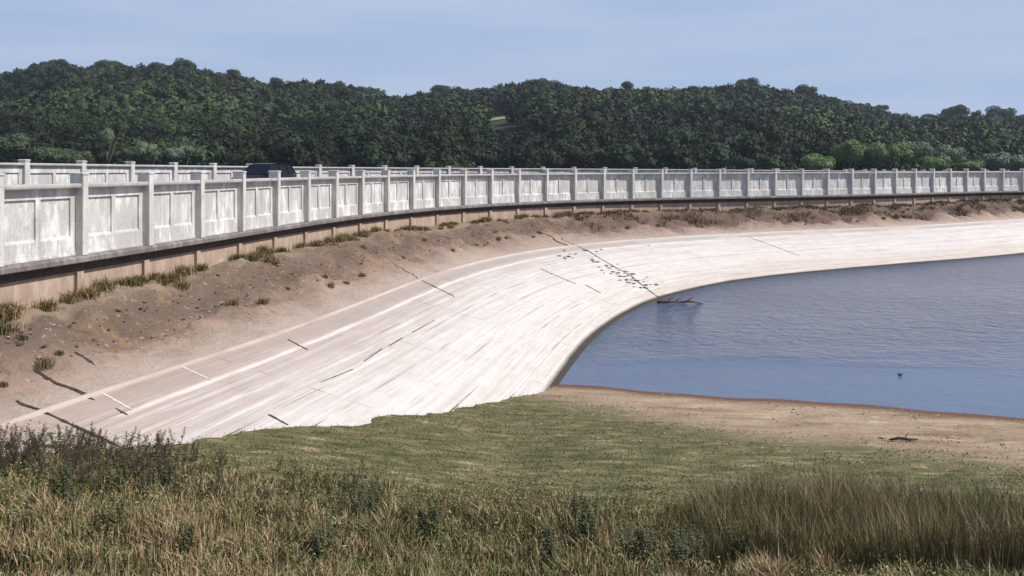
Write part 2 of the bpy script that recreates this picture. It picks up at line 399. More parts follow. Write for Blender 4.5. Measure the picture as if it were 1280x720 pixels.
# ------------------------------------------------------------------ embankment and concrete slope
ts = np.arange(-22, 150, .22)
kk = np.interp(ts, T, PK); ww = np.interp(ts, T, PW)
vv = np.linspace(0, 1, 46)
base = np.interp(vv, [0, .16, .30, .42, .62, .8, 1.0], [-3.16, -3.2, -3.32, -3.56, -4.02, -4.28, -4.5])
Pp = -.15+(kk[:, None]+.15)*vv[None, :]
TT = np.repeat(ts[:, None], 46, 1)
X, Y = at(TT.ravel(), Pp.ravel()); X = X.reshape(TT.shape); Y = Y.reshape(TT.shape)
env = np.interp(vv, [0, .1, .3, .6, .78, 1.], [.2, .45, 1., .9, .35, 0.])[None, :]
nz = fbm(X*.45, Y*.45, 3)*.42+fbm(X*1.5, Y*1.5, 9)*.26+np.abs(fbm(X*4, Y*4, 21))*.10
Z = base[None, :]+nz*env*np.interp(TT, [-20, 30, 60, 100], [1., 1., 1.2, 1.2])-.0*TT
Z = np.where(vv[None, :] > .99, ZK, Z)
me = mesh_np('embankment', np.stack([X, Y, Z], 2).reshape(-1, 3), grid_faces(len(ts), 46)[:, ::-1], True, uv=np.stack([TT, np.repeat(vv[None, :], len(ts), 0)], 2).reshape(-1, 2))
tag(link('embankment', me, M['embank']), kind='structure')
def emb_z(t, v):
    i = np.clip(int(round((t-ts[0])/.22)), 0, len(ts)-1); jj = int(round(v*45)); return float(X[i, jj]), float(Y[i, jj]), float(Z[i, jj])
# kerb line as a real low step, then slabs with slight steps between the courses
vs = []; dz = []
vs += [1.0, 1.0005, 1.018, 1.02]; dz += [-.05, .03, .02, .0]
for k_ in range(1, 9):
    a = 1+k_/8.
    vs += [a-.004, a-.001, a+.001, a+.004]; dz += [0, -.022, -.022, .0]
    if k_ < 8: vs += [a+.06]; dz += [0]
vs += [2.06, 2.2, 2.5]; dz += [0, 0, 0]
vs = np.array(vs); dz = np.array(dz); nv = len(vs)
ts2 = np.arange(-22, 150, .3); kk2 = np.interp(ts2, T, PK); ww2 = np.interp(ts2, T, PW)
P2 = kk2[:, None]+(ww2-kk2)[:, None]*(vs-1)[None, :]; T2 = np.repeat(ts2[:, None], nv, 1)
X2, Y2 = at(T2.ravel(), P2.ravel()); X2 = X2.reshape(T2.shape); Y2 = Y2.reshape(T2.shape)
Z2 = (ZK+(ZW-ZK)*(vs-1)+dz)[None, :]+fbm(X2*.3, Y2*.3, 5)*.006*np.minimum(1, (2-np.minimum(vs, 2))*6)[None, :]
me = mesh_np('concrete_slope', np.stack([X2, Y2, Z2], 2).reshape(-1, 3), grid_faces(len(ts2), nv)[:, ::-1], False, uv=np.stack([T2, np.repeat(vs[None, :], len(ts2), 0)], 2).reshape(-1, 2))
tag(link('concrete_slope', me, M['slope']), kind='structure')

# ------------------------------------------------------------------ shore ground (one height field) and water
def shore_y(x): return 24.7-.27*np.maximum(x, 0)+.12*np.sin(x*.9)+.05*np.sin(x*2.7+1)
def ground_z(x, y):
    d = shore_y(x)-y
    z = ZW+.070*d+.096*np.clip(-x, 0, 8)*np.clip(d/3, 0, 1)
    z = z+fbm(x*.5, y*.9, 31)*.07*np.clip(d, 0, 1)
    z = z+.025*fbm(x*2, y*3, 35)*np.clip(d, 0, 1)
    lim = ZW+.075*15-.1
    bank = np.interp(y, [-30, 1.2, 7.5, 10.5, 13], [-1.65, -1.65, -4.3, -5.15, -9])
    fade = np.clip((x+11)/3.0, 0, 1)
    bank = bank*fade+(-9)*(1-fade)
    zz = np.maximum(z, bank)
    return np.where(y < 10, np.maximum(np.minimum(zz, np.maximum(bank, lim)), bank), zz)
xs = np.unique(np.concatenate([np.arange(-16, 24, .12), np.arange(24, 90, 1.)])); ys = np.concatenate([np.arange(-30, 8, .6), np.arange(8, 27.5, .1)])
GX, GY = np.meshgrid(xs, ys, indexing='ij'); GZ = ground_z(GX, GY)
# keep the ground below the berm near the wall
dd = np.min((GX[::4, ::4, None]-CX[None, None, ::40])**2+(GY[::4, ::4, None]-CY[None, None, ::40])**2, axis=2)**.5 if False else None
D_ = shore_y(GX)-GY
Wd = np.interp(GX, [-3, -1.5, 1.5, 5, 12, 30], [.2, .6, 2.6, 4.2, 5.6, 7.])
GR = .5+(D_-Wd)/3.0
GR = np.clip(GR, -.3, 1.2)
me = mesh_np('ground', np.stack([GX, GY, GZ], 2).reshape(-1, 3), grid_faces(len(xs), len(ys)), True, uv=np.stack([D_, GR], 2).reshape(-1, 2))
tag(link('ground', me, M['ground']), kind='structure')
# far land sheet
me = mesh_py('land', [(-4000, -4000, -12), (4000, -4000, -12), (4000, 6000, -12), (-4000, 6000, -12)], [(0, 1, 2, 3)])
tag(link('land', me, M['hill']), kind='structure')
tt = np.arange(-1, 148, 1.0); wp = np.interp(tt, T, PW)-1.5
wx, wy = at(tt, wp)
poly = [(float(a), float(b), ZW) for a, b in zip(wx, wy)]+[(330., 90., ZW), (330., -120., ZW), (60., -120., ZW), (40., 8., ZW), (10., 16., ZW), (3., 19.5, ZW)]
me = mesh_py('water', poly, [tuple(range(len(poly)))[::-1]])
tag(link('water', me, M['water']), kind='structure')

# ------------------------------------------------------------------ hills
SKY = [(-500,84),(-300,70),(-100,88),(0,88),(35,79),(70,71),(100,78),(135,75),(200,79),(232,76),(260,84),(297,88),(330,99),(380,95),(440,99),(500,116),(555,106),(600,104),(640,99),(690,97),(730,104),(790,106),(850,105),(900,104),(935,98),(965,106),(1008,108),(1060,122),(1100,131),(1140,142),(1195,140),(1230,141),(1280,141),(1400,138),(1700,110),(2200,120)]
YR = 520.
ska = np.array([a for a, _ in SKY]); skb = np.array([b for _, b in SKY])
def hill_z(x, y):
    u = 640+1050*x/np.maximum(y, 150.)     # the spurs of the hill run down towards the reservoir
    top = (209-np.interp(u, ska, skb))/1050*YR-12.5
    s = np.clip((y-185)/(YR-185), 0, 1.15)
    prof = np.where(s < 1, s**.92, 1-(s-1)*.25)
    z = -9+(top+9)*prof
    z = z+fbm(x*.012, y*.012, 41, 3)*5*np.sin(np.clip(s, 0, 1)*math.pi)
    # a hanging meadow in a fold of the hill
    mx = (x-MDX)/30.; my = (y-MDY)/70.
    w = np.exp(-(mx**2+my**2)**2)
    return z
MDX, MDY = (628-640)/1050*375, 375.
hx = np.linspace(-560, 620, 150); hy = np.linspace(150, 640, 90)
HX, HY = np.meshgrid(hx, hy, indexing='ij'); HZ = hill_z(HX, HY)
me = mesh_np('hills', np.stack([HX, HY, HZ], 2).reshape(-1, 3), grid_faces(len(hx), len(hy)), True)
tag(link('hills', me, M['hill']), kind='structure')

# ------------------------------------------------------------------ trees
def crown(n, seed, size, nl=7, flat=.8, core=True, spread=.62):
    """crown of leaf clumps on several lobes, radius ~1, centre at 0; returns tris (n*3,3), shade (n*3)"""
    r = np.random.default_rng(seed)
    lobes = [(np.zeros(3), .62)]
    for k in range(nl):
        a = r.random()*2*math.pi; e = r.random()*1.3-.45; c = np.array([math.cos(a)*math.cos(e), math.sin(a)*math.cos(e), math.sin(e)*flat])*spread*(.8+.4*r.random())
        lobes.append((c, .28+.22*r.random()))
    wt = np.array([l[1]**2 for l in lobes]); wt /= wt.sum()
    li = r.choice(len(lobes), n, p=wt); C = np.array([l[0] for l in lobes])[li]; Rr = np.array([l[1] for l in lobes])[li]
    d = r.normal(size=(n, 3)); d /= np.linalg.norm(d, axis=1)[:, None]
    pos = C+d*(Rr*(.82+.28*r.random(n)))[:, None]*np.array([1, 1, flat])
    nrm = d+r.normal(size=(n, 3))*.38; nrm /= np.linalg.norm(nrm, axis=1)[:, None]
    a = np.cross(nrm, r.normal(size=(n, 3))); a /= np.linalg.norm(a, axis=1)[:, None]; b = np.cross(nrm, a)
    s = size*(.6+.8*r.random(n))[:, None]
    V = np.stack([pos+a*s, pos-a*s*.5+b*s*.87, pos-a*s*.5-b*s*.87], 1).reshape(-1, 3)
    tint = np.repeat(.85+.3*r.random(n), 3)
    if core:
        # inner dense mass: low facets just inside each lobe
        t = (1+5**.5)/2; iv = np.array([(-1,t,0),(1,t,0),(-1,-t,0),(1,-t,0),(0,-1,t),(0,1,t),(0,-1,-t),(0,1,-t),(t,0,-1),(t,0,1),(-t,0,-1),(-t,0,1)])/math.hypot(1, t)
        fi = [(0,11,5),(0,5,1),(0,1,7),(0,7,10),(0,10,11),(1,5,9),(5,11,4),(11,10,2),(10,7,6),(7,1,8),(3,9,4),(3,4,2),(3,2,6),(3,6,8),(3,8,9),(4,9,5),(2,4,11),(6,2,10),(8,6,7),(9,8,1)]
        cs = [V]
        for c, rr in lobes:
            w = c+iv*rr*.68*np.array([1, 1, flat]); cs.append(w[np.array(fi)].reshape(-1, 3))
        ex = sum(len(c) for c in cs[1:]); V = np.concatenate(cs); tint = np.r_[tint, np.full(ex, .85)]
    return V, tint
# woodland on the hill: one mass
cr = [crown(230, 100+k, .135, 6) for k in range(6)]+[crown(1300, 200+k, .066, 9) for k in range(4)]
Vs = []; Cs = []
gx, gy = np.meshgrid(np.arange(-470, 480, 9.0), np.arange(203, 540, 8.6), indexing='ij')
gx = (gx+rng.uniform(-4, 4, gx.shape)).ravel(); gy = (gy+rng.uniform(-4, 4, gy.shape)).ravel()
gz = hill_z(gx, gy); spec = fbm(gx*.018, gy*.018, 77, 3)
order = np.arange(len(gx))
for i in order:
    x, y, z = gx[i], gy[i], gz[i]
    if abs(x) > y*.72+25: continue
    h = (11.5+3.5*rng.random()+1.5*spec[i]); 
    if y > 470: h *= .9
    # leave the hanging meadow open
    u = 640+1050*x/y
    if abs(x-MDX*(y/MDY)) < 9.5*(y/MDY)+1.5 and y < MDY+22:
        if y > MDY-26: continue
        h = min(h, .047*y-float(z))          # young, low plantation below the meadow
        if h < 3: continue
    if 200 > y and u > 1000: continue
    c, t = cr[(int(rng.integers(6))) if y > 265 else 6+int(rng.integers(4))]
    r_ = (5.0+4.2*rng.random()**1.5)*(h/13); a = rng.random()*6.28
    ca, sa = math.cos(a), math.sin(a)
    V = np.stack([c[:, 0]*ca-c[:, 1]*sa, c[:, 0]*sa+c[:, 1]*ca, c[:, 2]*1.15], 1)*r_
    V = V+np.array([x, y, z+h-r_])
    Vs.append(V)
    g = .42+.85*rng.random()**1.8+.75*float(spec[i]); g *= .74 if (y < 330 and 300 < u < 1000) else 1.; g = max(g, .26); yb = rng.random()
    tc = np.array([g*(1+.35*(yb-.4)), g, g*(1-.25*(yb-.4))])
    Cs.append(t[:, None]*tc[None, :])
V = np.concatenate(Vs); C_ = np.concatenate(Cs)
me = mesh_np('woodland', V, np.arange(len(V)).reshape(-1, 3), False, color=C_)
print('woodland tris', len(V)//3)
w = link('woodland', me, M['wood_far']); tag(w, 'dense dark green broadleaf wood covering the hills behind the dam', 'woodland', kind='stuff')
# meadow patch lying on the hill
my = np.linspace(MDY-26, MDY+22, 12); mx = np.linspace(-12, 12, 12)
A, B = np.meshgrid(mx, my, indexing='ij'); A = A+MDX
me = mesh_np('meadow', np.stack([A, B, hill_z(A, B)+.25], 2).reshape(-1, 3), grid_faces(12, 12), True)
tag(link('meadow', me, M['meadow']), kind='structure')
# single trees one can tell apart
def tree_mesh(seed, n, size, nl, flat, mat):
    c, t = crown(n, seed, size, nl, flat)
    me = mesh_np('crown', c, np.arange(len(c)).reshape(-1, 3), False, color=np.repeat(t[:, None], 3, 1)); me.materials.append(mat); return me
tm = {}
for kind, mt in (('bright', 'leaf_bright'), ('grey', 'leaf_grey'), ('olives', 'leaf_olive'), ('dark', 'leaf_dark')):
    tm[kind] = [tree_mesh(300+k+len(kind)*10, 4200, .055, 9+k*2, .85, M[mt]) for k in range(3)]
mb = MB(); mb.tube([(0,0,0),(.04,.02,.5),(0,0,1.0)], [.055, .04, .03], 8)
for a in (.5, 2.4, 4.4): mb.tube([(0,0,.6),(.16*math.cos(a),.16*math.sin(a),.95),(.3*math.cos(a),.3*math.sin(a),1.25)], [.028,.02,.01], 5)
trunk_me = mb.mesh('trunk', True); trunk_me.materials.append(M['bark'])
def tree(px, top, rp, D, kind, label, k=0, sq=1.0, below=0.0, group=None):
    """px,top: where it stands in the view; rp crown radius in pixels; D distance"""
    f = 1050.; x = (px-640)/f*D; r_ = rp/f*D; zt = (209-top)/f*D
    zg = float(hill_z(np.array(x), np.array(float(D)))) if D > 190 else -9.0
    h = zt-zg
    if h < 2.2*r_*.7: zg = zt-2.2*r_; h = 2.2*r_
    root = empty('tree', (x, D, zg), random.random()*6)
    tag(root, label, 'tree', group)
    t = link('trunk', trunk_me, None, root); t.scale = (h*.5, h*.5, h*.62)
    zs = min(r_*sq, h*.55)
    c = link('crown', tm[kind][k % 3], None, root); c.location = (0, 0, h-zs*.93); c.scale = (r_, r_, zs)
near_g = 'bushy trees at the foot of the wood'
for px, top, rp, D, kind, k, sq, lab in [
    (1024,189,25,176,'bright',0,.8,'low rounded yellow-green bushy tree, leftmost of the bright clump on the right'),
    (1062,168,23,188,'bright',1,1.0,'tall mid green bushy tree just right of the low rounded yellow-green one'),
    (1090,170,22,190,'bright',2,1.1,'full light green tree in the middle of the bright clump on the right'),
    (1117,176,19,184,'bright',0,1.,'yellowish green tree between the full light green one and the grey green one'),
    (1143,172,21,188,'grey',1,1.1,'pale grey green tree with rounded top at the right end of the bright clump'),
    (1168,190,20,180,'bright',1,.8,'low green bush filling the dip right of the bright clump'),
    (1191,179,19,184,'grey',2,1.,'rounded pale green tree standing alone beyond the low green bush'),
    (1211,197,16,178,'bright',2,.8,'small olive bush close above the wall, right of the rounded pale tree'),
    (1256,185,24,182,'grey',0,.9,'grey green rounded tree close to the right edge of the view'),
    (1284,198,14,180,'bright',2,.8,'small green bush cut by the right edge of the view'),
    (10,163,26,196,'olives',0,.9,'dull grey green tree at the left edge, behind both parapets'),
    (66,178,24,182,'olives',2,.75,'broad olive bush behind the leftmost far posts'),
    (98,184,20,180,'olives',1,.8,'low dark olive bush just left of the slender pale tree'),
    (134,157,9,196,'grey',1,1.7,'slender pale tree standing out against the dark wood on the left'),
    (160,181,16,180,'olives',0,.8,'mid green bush right of the slender pale tree'),
    (186,176,15,182,'grey',2,.95,'silvery green bush with ragged top behind the left wall'),
    (225,178,17,182,'grey',0,.85,'silvery rounded bush at the right end of the left row, left of the car'),
    (928,191,16,196,'dark',0,.9,'dull purplish green tree left of the bright clump, behind the wall')]:
    tree(px, top, rp, D, 'bright' if kind == 'leaf' else kind, lab, k, sq, group=near_g)
sk_g = 'trees standing on the hill skyline'
for px, top, rp, D, kind, k, sq, lab in [
    (68,70,17,500,'dark',0,.8,'domed dark tree on the highest point of the left hill skyline'),
    (136,73,19,505,'dark',1,.65,'broad flat-topped tree on the skyline between the highest dome and the round tree'),
    (196,76,13,505,'dark',2,.75,'low dark tree on the skyline just left of the round lone tree'),
    (232,71,15,500,'dark',2,1.,'round tree standing clear of the left hill skyline'),
    (293,84,10,505,'dark',0,.8,'small tree at the right shoulder of the left hill'),
    (345,95,9,500,'dark',1,.9,'small tree just right of the first notch in the skyline'),
    (553,104,14,505,'dark',1,.7,'low broad tree at the left end of the middle ridge'),
    (680,95,20,505,'dark',0,.7,'broad dark crown at the top of the middle ridge'),
    (785,101,9,505,'dark',2,.9,'small bump of a tree on the ridge right of its middle top'),
    (934,95,15,505,'dark',1,.8,'dark tree on the peak of the right-hand ridge'),
    (1010,105,16,500,'dark',2,.7,'broad tree on the slope falling from the right-hand peak'),
    (1098,128,12,500,'dark',0,.85,'tree at the foot of the falling skyline left of the gap'),
    (1160,141,9,505,'dark',1,.8,'small low tree just left of the large lone round tree on the right skyline'),
    (1193,127,16,500,'dark',0,.95,'large round dark tree standing alone on the right skyline'),
    (1219,137,7,505,'dark',2,1.2,'little upright tree between the two round trees on the right skyline'),
    (1254,131,20,505,'dark',2,.75,'wide domed tree on the right skyline near the edge of the view'),
    (1284,141,11,505,'dark',1,.8,'dark tree on the skyline cut by the right edge of the view')]:
    tree(px, top, rp, D, kind, lab, k, sq, group=sk_g)

# ------------------------------------------------------------------ car on the dam road
def lerp(a, b, t): return a+(b-a)*t
def car():
    # x forward, y left, z up, origin on the road at the middle of the car
    paint = NT('dark_blue_car_paint'); paint.col((.006,.006,.012)); paint.b.inputs['Specular IOR Level'].default_value = .22
    paint = paint.done(.3)
    glass = NT('tinted_car_glass'); glass.col((.01,.012,.016)); glass.b.inputs['Specular IOR Level'].default_value = .15; glass = glass.done(.06)
    rub = simple('tyre_rubber', (.02,.02,.02), .9); rim_m = simple('wheel_alloy', (.45,.45,.46), .35, .05, 8, .9)
    lampm = simple('headlamp_lens', (.7,.7,.72), .15, .05); redm = simple('rear_lamp_lens', (.35,.02,.02), .2, .05); trim = simple('black_trim', (.015,.015,.015), .6)
    t = 17.2
    root = empty('car', (0, 0, 0))
    # body side profile stations: (x, z_bottom, z_belt, half width)
    st = [(-2.05,.42,.78,.66),(-1.98,.30,.92,.78),(-1.4,.26,.97,.86),(-.5,.24,.96,.88),(.5,.24,.94,.88),(1.2,.26,.90,.87),(1.75,.28,.78,.80),(2.0,.32,.66,.68),(2.06,.42,.58,.60)]
    v = []; f = []
    for x, zb, zt, w in st:
        v += [(x,-w*.9,zb),(x,-w,lerp(zb,zt,.3)),(x,-w,lerp(zb,zt,.75)),(x,-w*.88,zt),(x,w*.88,zt),(x,w,lerp(zb,zt,.75)),(x,w,lerp(zb,zt,.3)),(x,w*.9,zb)]
    for i in range(len(st)-1):
        for k in range(8): f.append((i*8+k, i*8+(k+1) % 8, (i+1)*8+(k+1) % 8, (i+1)*8+k))
    f.append(tuple(range(8))); f.append(tuple((len(st)-1)*8+k for k in range(8))[::-1])
    me = mesh_py('body', v, f, True); body = link('body', me, paint, root)
    bv = body.modifiers.new('bev', 'BEVEL'); bv.width = .04; bv.segments = 2
    # cabin: pillars and roof painted, panes set in
    low = [(-1.93,.76,.955),(1.02,.77,.93)]; hi = [(-1.55,.60,1.46),(.18,.60,1.47)]
    mbx = MB()
    mbx.add([(-1.60,-.61,1.44),(-1.3,-.63,1.50),(-.3,-.63,1.515),(.20,-.60,1.46),(.20,.60,1.46),(-.3,.63,1.515),(-1.3,.63,1.50),(-1.60,.61,1.44),
             (-1.60,-.61,1.40),(-1.3,-.63,1.43),(-.3,-.63,1.44),(.20,-.60,1.41),(.20,.60,1.41),(-.3,.63,1.44),(-1.3,.63,1.43),(-1.60,.61,1.40)],
            [(0,1,6,7),(1,2,5,6),(2,3,4,5),(0,8,9,1),(1,9,10,2),(2,10,11,3),(3,11,12,4),(4,12,13,5),(5,13,14,6),(6,14,15,7),(7,15,8,0),(15,14,9,8),(14,13,10,9),(13,12,11,10)])
    link('roof', mbx.mesh('roof', False), paint, root)
    for s in (-1, 1):
        for (x0, x1) in ((1.02, .20), (-.42, -.42), (-1.25, -1.15), (-1.95, -1.60)):
            p = MB(); p.tube([(x0, s*.77, .93), (x1, s*.61, 1.44)], .035, 6); link('pillar', p.mesh('pillar'), paint, root)
        for a0_, a1, b0, b1 in ((.96, -.38, .17, -.38), (-.46, -1.22, -.46, -1.12), (-1.28, -1.86, -1.18, -1.54)):
            p = MB(); p.add([(a0_,s*.765,.95),(a1,s*.765,.95),(b1,s*.615,1.42),(b0,s*.615,1.42),(a0_,s*.745,.95),(a1,s*.745,.95),(b1,s*.595,1.42),(b0,s*.595,1.42)], [(0,1,2,3),(7,6,5,4),(0,4,5,1),(1,5,6,2),(2,6,7,3),(3,7,4,0)])
            link('side_window', p.mesh('side_window'), glass, root)
        p = MB(); p.box(.72, .90, s*.88 if s > 0 else -1.03, s*.88+.15 if s > 0 else -.88, .96, 1.08); o = link('wing_mirror', p.mesh('wing_mirror'), paint, root)
        b2 = o.modifiers.new('b', 'BEVEL'); b2.width = .03; b2.segments = 2
        p = MB(); p.add([(1.88,s*.45,.60),(1.80,s*.70,.60),(1.72,s*.72,.74),(1.82,s*.45,.73),(2.03,s*.45,.58),(1.93,s*.70,.58),(1.86,s*.70,.70),(1.97,s*.45,.69)], [(4,5,6,7),(0,3,2,1),(0,1,5,4),(1,2,6,5),(2,3,7,6),(3,0,4,7)]); link('headlight', p.mesh('headlight'), lampm, root)
        p = MB(); p.box(-2.05, -1.93, min(s*.52, s*.74), max(s*.52, s*.74), .72, .92); link('tail_light', p.mesh('tail_light'), redm, root)
    for nm, P4 in (('windscreen', [(1.04,-.73,.93),(1.04,.73,.93),(.21,.58,1.43),(.21,-.58,1.43)]), ('rear_window', [(-1.96,-.72,.96),(-1.96,.72,.96),(-1.61,.58,1.42),(-1.61,-.58,1.42)])):
        p = MB(); P5 = [(x-.02*(1 if nm == 'windscreen' else -1), y, z) for x, y, z in P4]; p.add(P4+P5, [(0,1,2,3),(7,6,5,4),(0,4,5,1),(1,5,6,2),(2,6,7,3),(3,7,4,0)]); link(nm, p.mesh(nm), glass, root)
    for x in (-1.3, 1.32):
        for s in (-1, 1):
            p = MB(); yo = s*.90; yi = s*.70
            p.tube([(x, yi, .31), (x, yi+s*.03, .31), (x, yo-s*.03, .31), (x, yo, .31)], [.27, .31, .31, .27], 24); wh = link('wheel', p.mesh('wheel', False), rub, root)
            p = MB(); p.tube([(x, yo-s*.02, .31), (x, yo+s*.012, .31)], [.2, .17], 16); link('rim', p.mesh('rim'), rim_m, wh)
    p = MB(); p.box(2.02, 2.09, -.4, .4, .36, .46); link('grille', p.mesh('grille'), trim, root)
    return root
c = car(); c.scale = (.92, .92, .94)
# find the place on the far lane seen at column 334
pc = -5.6; best = min(np.arange(0, 60, .1), key=lambda t: abs(640+1050*at(t, pc)[0]/at(t, pc)[1]-329)); x, y = at(best, pc)
c.location = (float(x), float(y), RZ+.03); c.rotation_euler = (0, 0, math.pi/2-head(best)+math.pi)
tag(c, 'dark blue hatchback on the dam road, roof and windows showing between the parapets', 'car')
print('car', best, x, y)

# ------------------------------------------------------------------ grass
def blades(name, x, y, z, h, wd, colr, lean=.35, seed=1, bend=.3, mat='blade'):
    r = np.random.default_rng(seed); n = len(x); a = r.random(n)*2*math.pi; la = r.random(n)*2*math.pi; ln = h*lean*r.random(n)
    dx, dy = np.cos(a)*wd/2, np.sin(a)*wd/2; lx, ly = np.cos(la)*ln, np.sin(la)*ln
    V = np.empty((n, 5, 3)); 
    V[:, 0] = np.stack([x-dx, y-dy, z-.02], 1); V[:, 1] = np.stack([x+dx, y+dy, z-.02], 1)
    V[:, 2] = np.stack([x-dx*.75+lx*.3, y-dy*.75+ly*.3, z+h*.55], 1); V[:, 3] = np.stack([x+dx*.75+lx*.3, y+dy*.75+ly*.3, z+h*.55], 1)
    V[:, 4] = np.stack([x+lx, y+ly, z+h*(1-bend*r.random(n)*lean)], 1)
    b = np.arange(n)[:, None]*5
    F = np.concatenate([b+np.array([[0, 1, 3]]), b+np.array([[0, 3, 2]]), b+np.array([[2, 3, 4]])])
    return mesh_np(name, V.reshape(-1, 3), F, False, color=np.repeat(colr, 5, 0))
def pick(pal, k): return np.array(pal)[k]
# tall rough grass on the foot of the bank
N = 170000
gy_ = rng.uniform(8.2, 15.4, N); gx_ = rng.uniform(-1, 1, N)*(gy_*.66+1.6)
dens = fbm(gx_*.6, gy_*.6, 51); clump = fbm(gx_*2.3, gy_*2.3, 55)
edge = 14.0+.8*fbm(gx_*.5, gx_*0+3, 59)+np.where(gx_ > 2.2, -.2, .2)
keep = (rng.random(N) < .68+.6*clump) & (gy_ < edge+rng.normal(size=N)*.35) 
gx_, gy_, dens, clump = gx_[keep], gy_[keep], dens[keep], clump[keep]; n = len(gx_)
fade = np.clip((14.8-gy_)/2.2, .25, 1)
hgt = (.13+.22*rng.random(n)+.22*np.clip(clump, -.5, 1))*fade
dry = np.clip(.50+.9*fbm(gx_*.35+4, gy_*.5, 61)+.35*clump+np.where((gx_ < -4) & (gy_ < 13), .15, 0), 0, 1)
isdry = rng.random(n) < dry*.75+.10
pal_dry = [(.38,.285,.155), (.47,.365,.205), (.33,.20,.11), (.41,.335,.20)]; pal_gr = [(.14,.145,.053), (.185,.18,.07), (.105,.115,.043), (.23,.21,.095)]
cc = np.where(isdry[:, None], pick(pal_dry, rng.integers(0, 4, n)), pick(pal_gr, rng.integers(0, 4, n)))*(.8+.4*rng.random(n))[:, None]
me = blades('tall_grass', gx_, gy_, ground_z(gx_, gy_), hgt, .010+.010*rng.random(n), cc, .75, 3)
tag(link('tall_grass', me, M['blade']), 'rough tall grass, part straw coloured, part green, across the foreground', 'grass', kind='stuff')
# flowering grass stalks, pale
N = 9000; gy_ = rng.uniform(9, 14.2, N); gx_ = rng.uniform(-1, 1, N)*(gy_*.66+1)
cc = pick([(.42,.33,.2), (.36,.27,.17), (.30,.20,.12)], rng.integers(0, 3, N))
# reed-like clump on the right
N2 = 68000; ry = rng.uniform(10.2, 13.6, N2); rx = rng.uniform(2.0, 10.5, N2)
m_ = (rx > 2.35+.5*fbm(ry*1.5, ry*0, 71)) & (rng.random(N2) < .55+1.1*fbm(rx*1.4, ry*1.4, 73)+.2) & (ry < 13.1+.4*fbm(rx, rx*0, 75)) & (ry > 11.0-.35*(rx-2)*.6+.4*fbm(rx*1.2, rx*0+9, 79))
rx, ry = rx[m_], ry[m_]; n = len(rx)
rh = .50+.62*rng.random(n)+.25*fbm(rx*.9, ry*.9, 83); rh *= np.clip((rx-1.9)/1.2, .5, 1)
isd = rng.random(n) < .33+.5*fbm(rx*.8, ry*.8, 85)
cr_ = np.where(isd[:, None], pick([(.42,.32,.19), (.50,.39,.25), (.33,.22,.13)], rng.integers(0, 3, n)), pick([(.15,.15,.055), (.20,.19,.08), (.11,.11,.042)], rng.integers(0, 3, n)))
me = blades('reeds', rx, ry, ground_z(rx, ry), rh, .006+.006*rng.random(n), cr_, .5, 5)
tag(link('reeds', me, M['blade']), 'thick stand of tall brownish green rushes at the lower right', 'rushes', kind='stuff')
# small leafy herbs among the grass
N = 105000; hy_ = rng.uniform(8.6, 14.9, N); hx_ = rng.uniform(-1, 1, N)*(hy_*.66+1.2)
kp = rng.random(N) < np.clip(.5+1.3*fbm(hx_*.9, hy_*.9, 57), .03, 1); hx_, hy_ = hx_[kp], hy_[kp]; n = len(hx_)
hz = ground_z(hx_, hy_)+.02+(.12+.32*np.clip(fbm(hx_*1.3, hy_*1.3, 58)+.5, 0, 1))*rng.random(n)
d = rng.normal(size=(n, 3)); d[:, 2] *= .5; d /= np.linalg.norm(d, axis=1)[:, None]; e = np.cross(d, rng.normal(size=(n, 3))); e /= np.linalg.norm(e, axis=1)[:, None]
sz = (.011+.019*rng.random(n))[:, None]; c0 = np.stack([hx_, hy_, hz], 1)
V = np.stack([c0-d*sz, c0+e*sz*.4, c0+d*sz, c0-e*sz*.4], 1).reshape(-1, 3)
cc = pick([(.19,.185,.075), (.14,.145,.055), (.25,.22,.10), (.34,.27,.15), (.09,.095,.04)], rng.integers(0, 5, n))
me = mesh_np('herbs', V, np.arange(len(V)).reshape(-1, 4), False, color=np.repeat(cc, 4, 0))
tag(link('herbs', me, M['blade']), 'low leafy green herbs filling the rough foreground grass', 'herbs', kind='stuff')
# pebbles and dry clods on the shore
N = 9000; px_ = rng.uniform(-1, 16, N); py_ = shore_y(px_)-.15-6.5*rng.random(N)**1.3
kp = rng.random(N) < np.clip(.35+1.6*fbm(px_*.7, py_*2.2, 99), 0, 1); px_, py_ = px_[kp], py_[kp]; n = len(px_)
o8 = np.array([(1,0,0),(0,1,0),(-1,0,0),(0,-1,0),(0,0,.7)], float); F5 = np.array([(0,1,4),(1,2,4),(2,3,4),(3,0,4)])
V = o8[None]*(.6+.7*rng.random((n, 5, 1)))*(.006+.035*rng.random(n)**4)[:, None, None]+np.stack([px_, py_, ground_z(px_, py_)], 1)[:, None, :]
me = mesh_np('pebbles', V.reshape(-1, 3), (np.arange(n)[:, None, None]*5+F5[None]).reshape(-1, 3), False, color=np.repeat(pick([(.30,.22,.15), (.16,.11,.075), (.42,.34,.25), (.10,.075,.05)], rng.integers(0, 4, n)), 5, 0))
tag(link('pebbles', me, M['blade']), 'small pebbles and dry clods scattered over the tan shore', 'pebbles', kind='stuff')
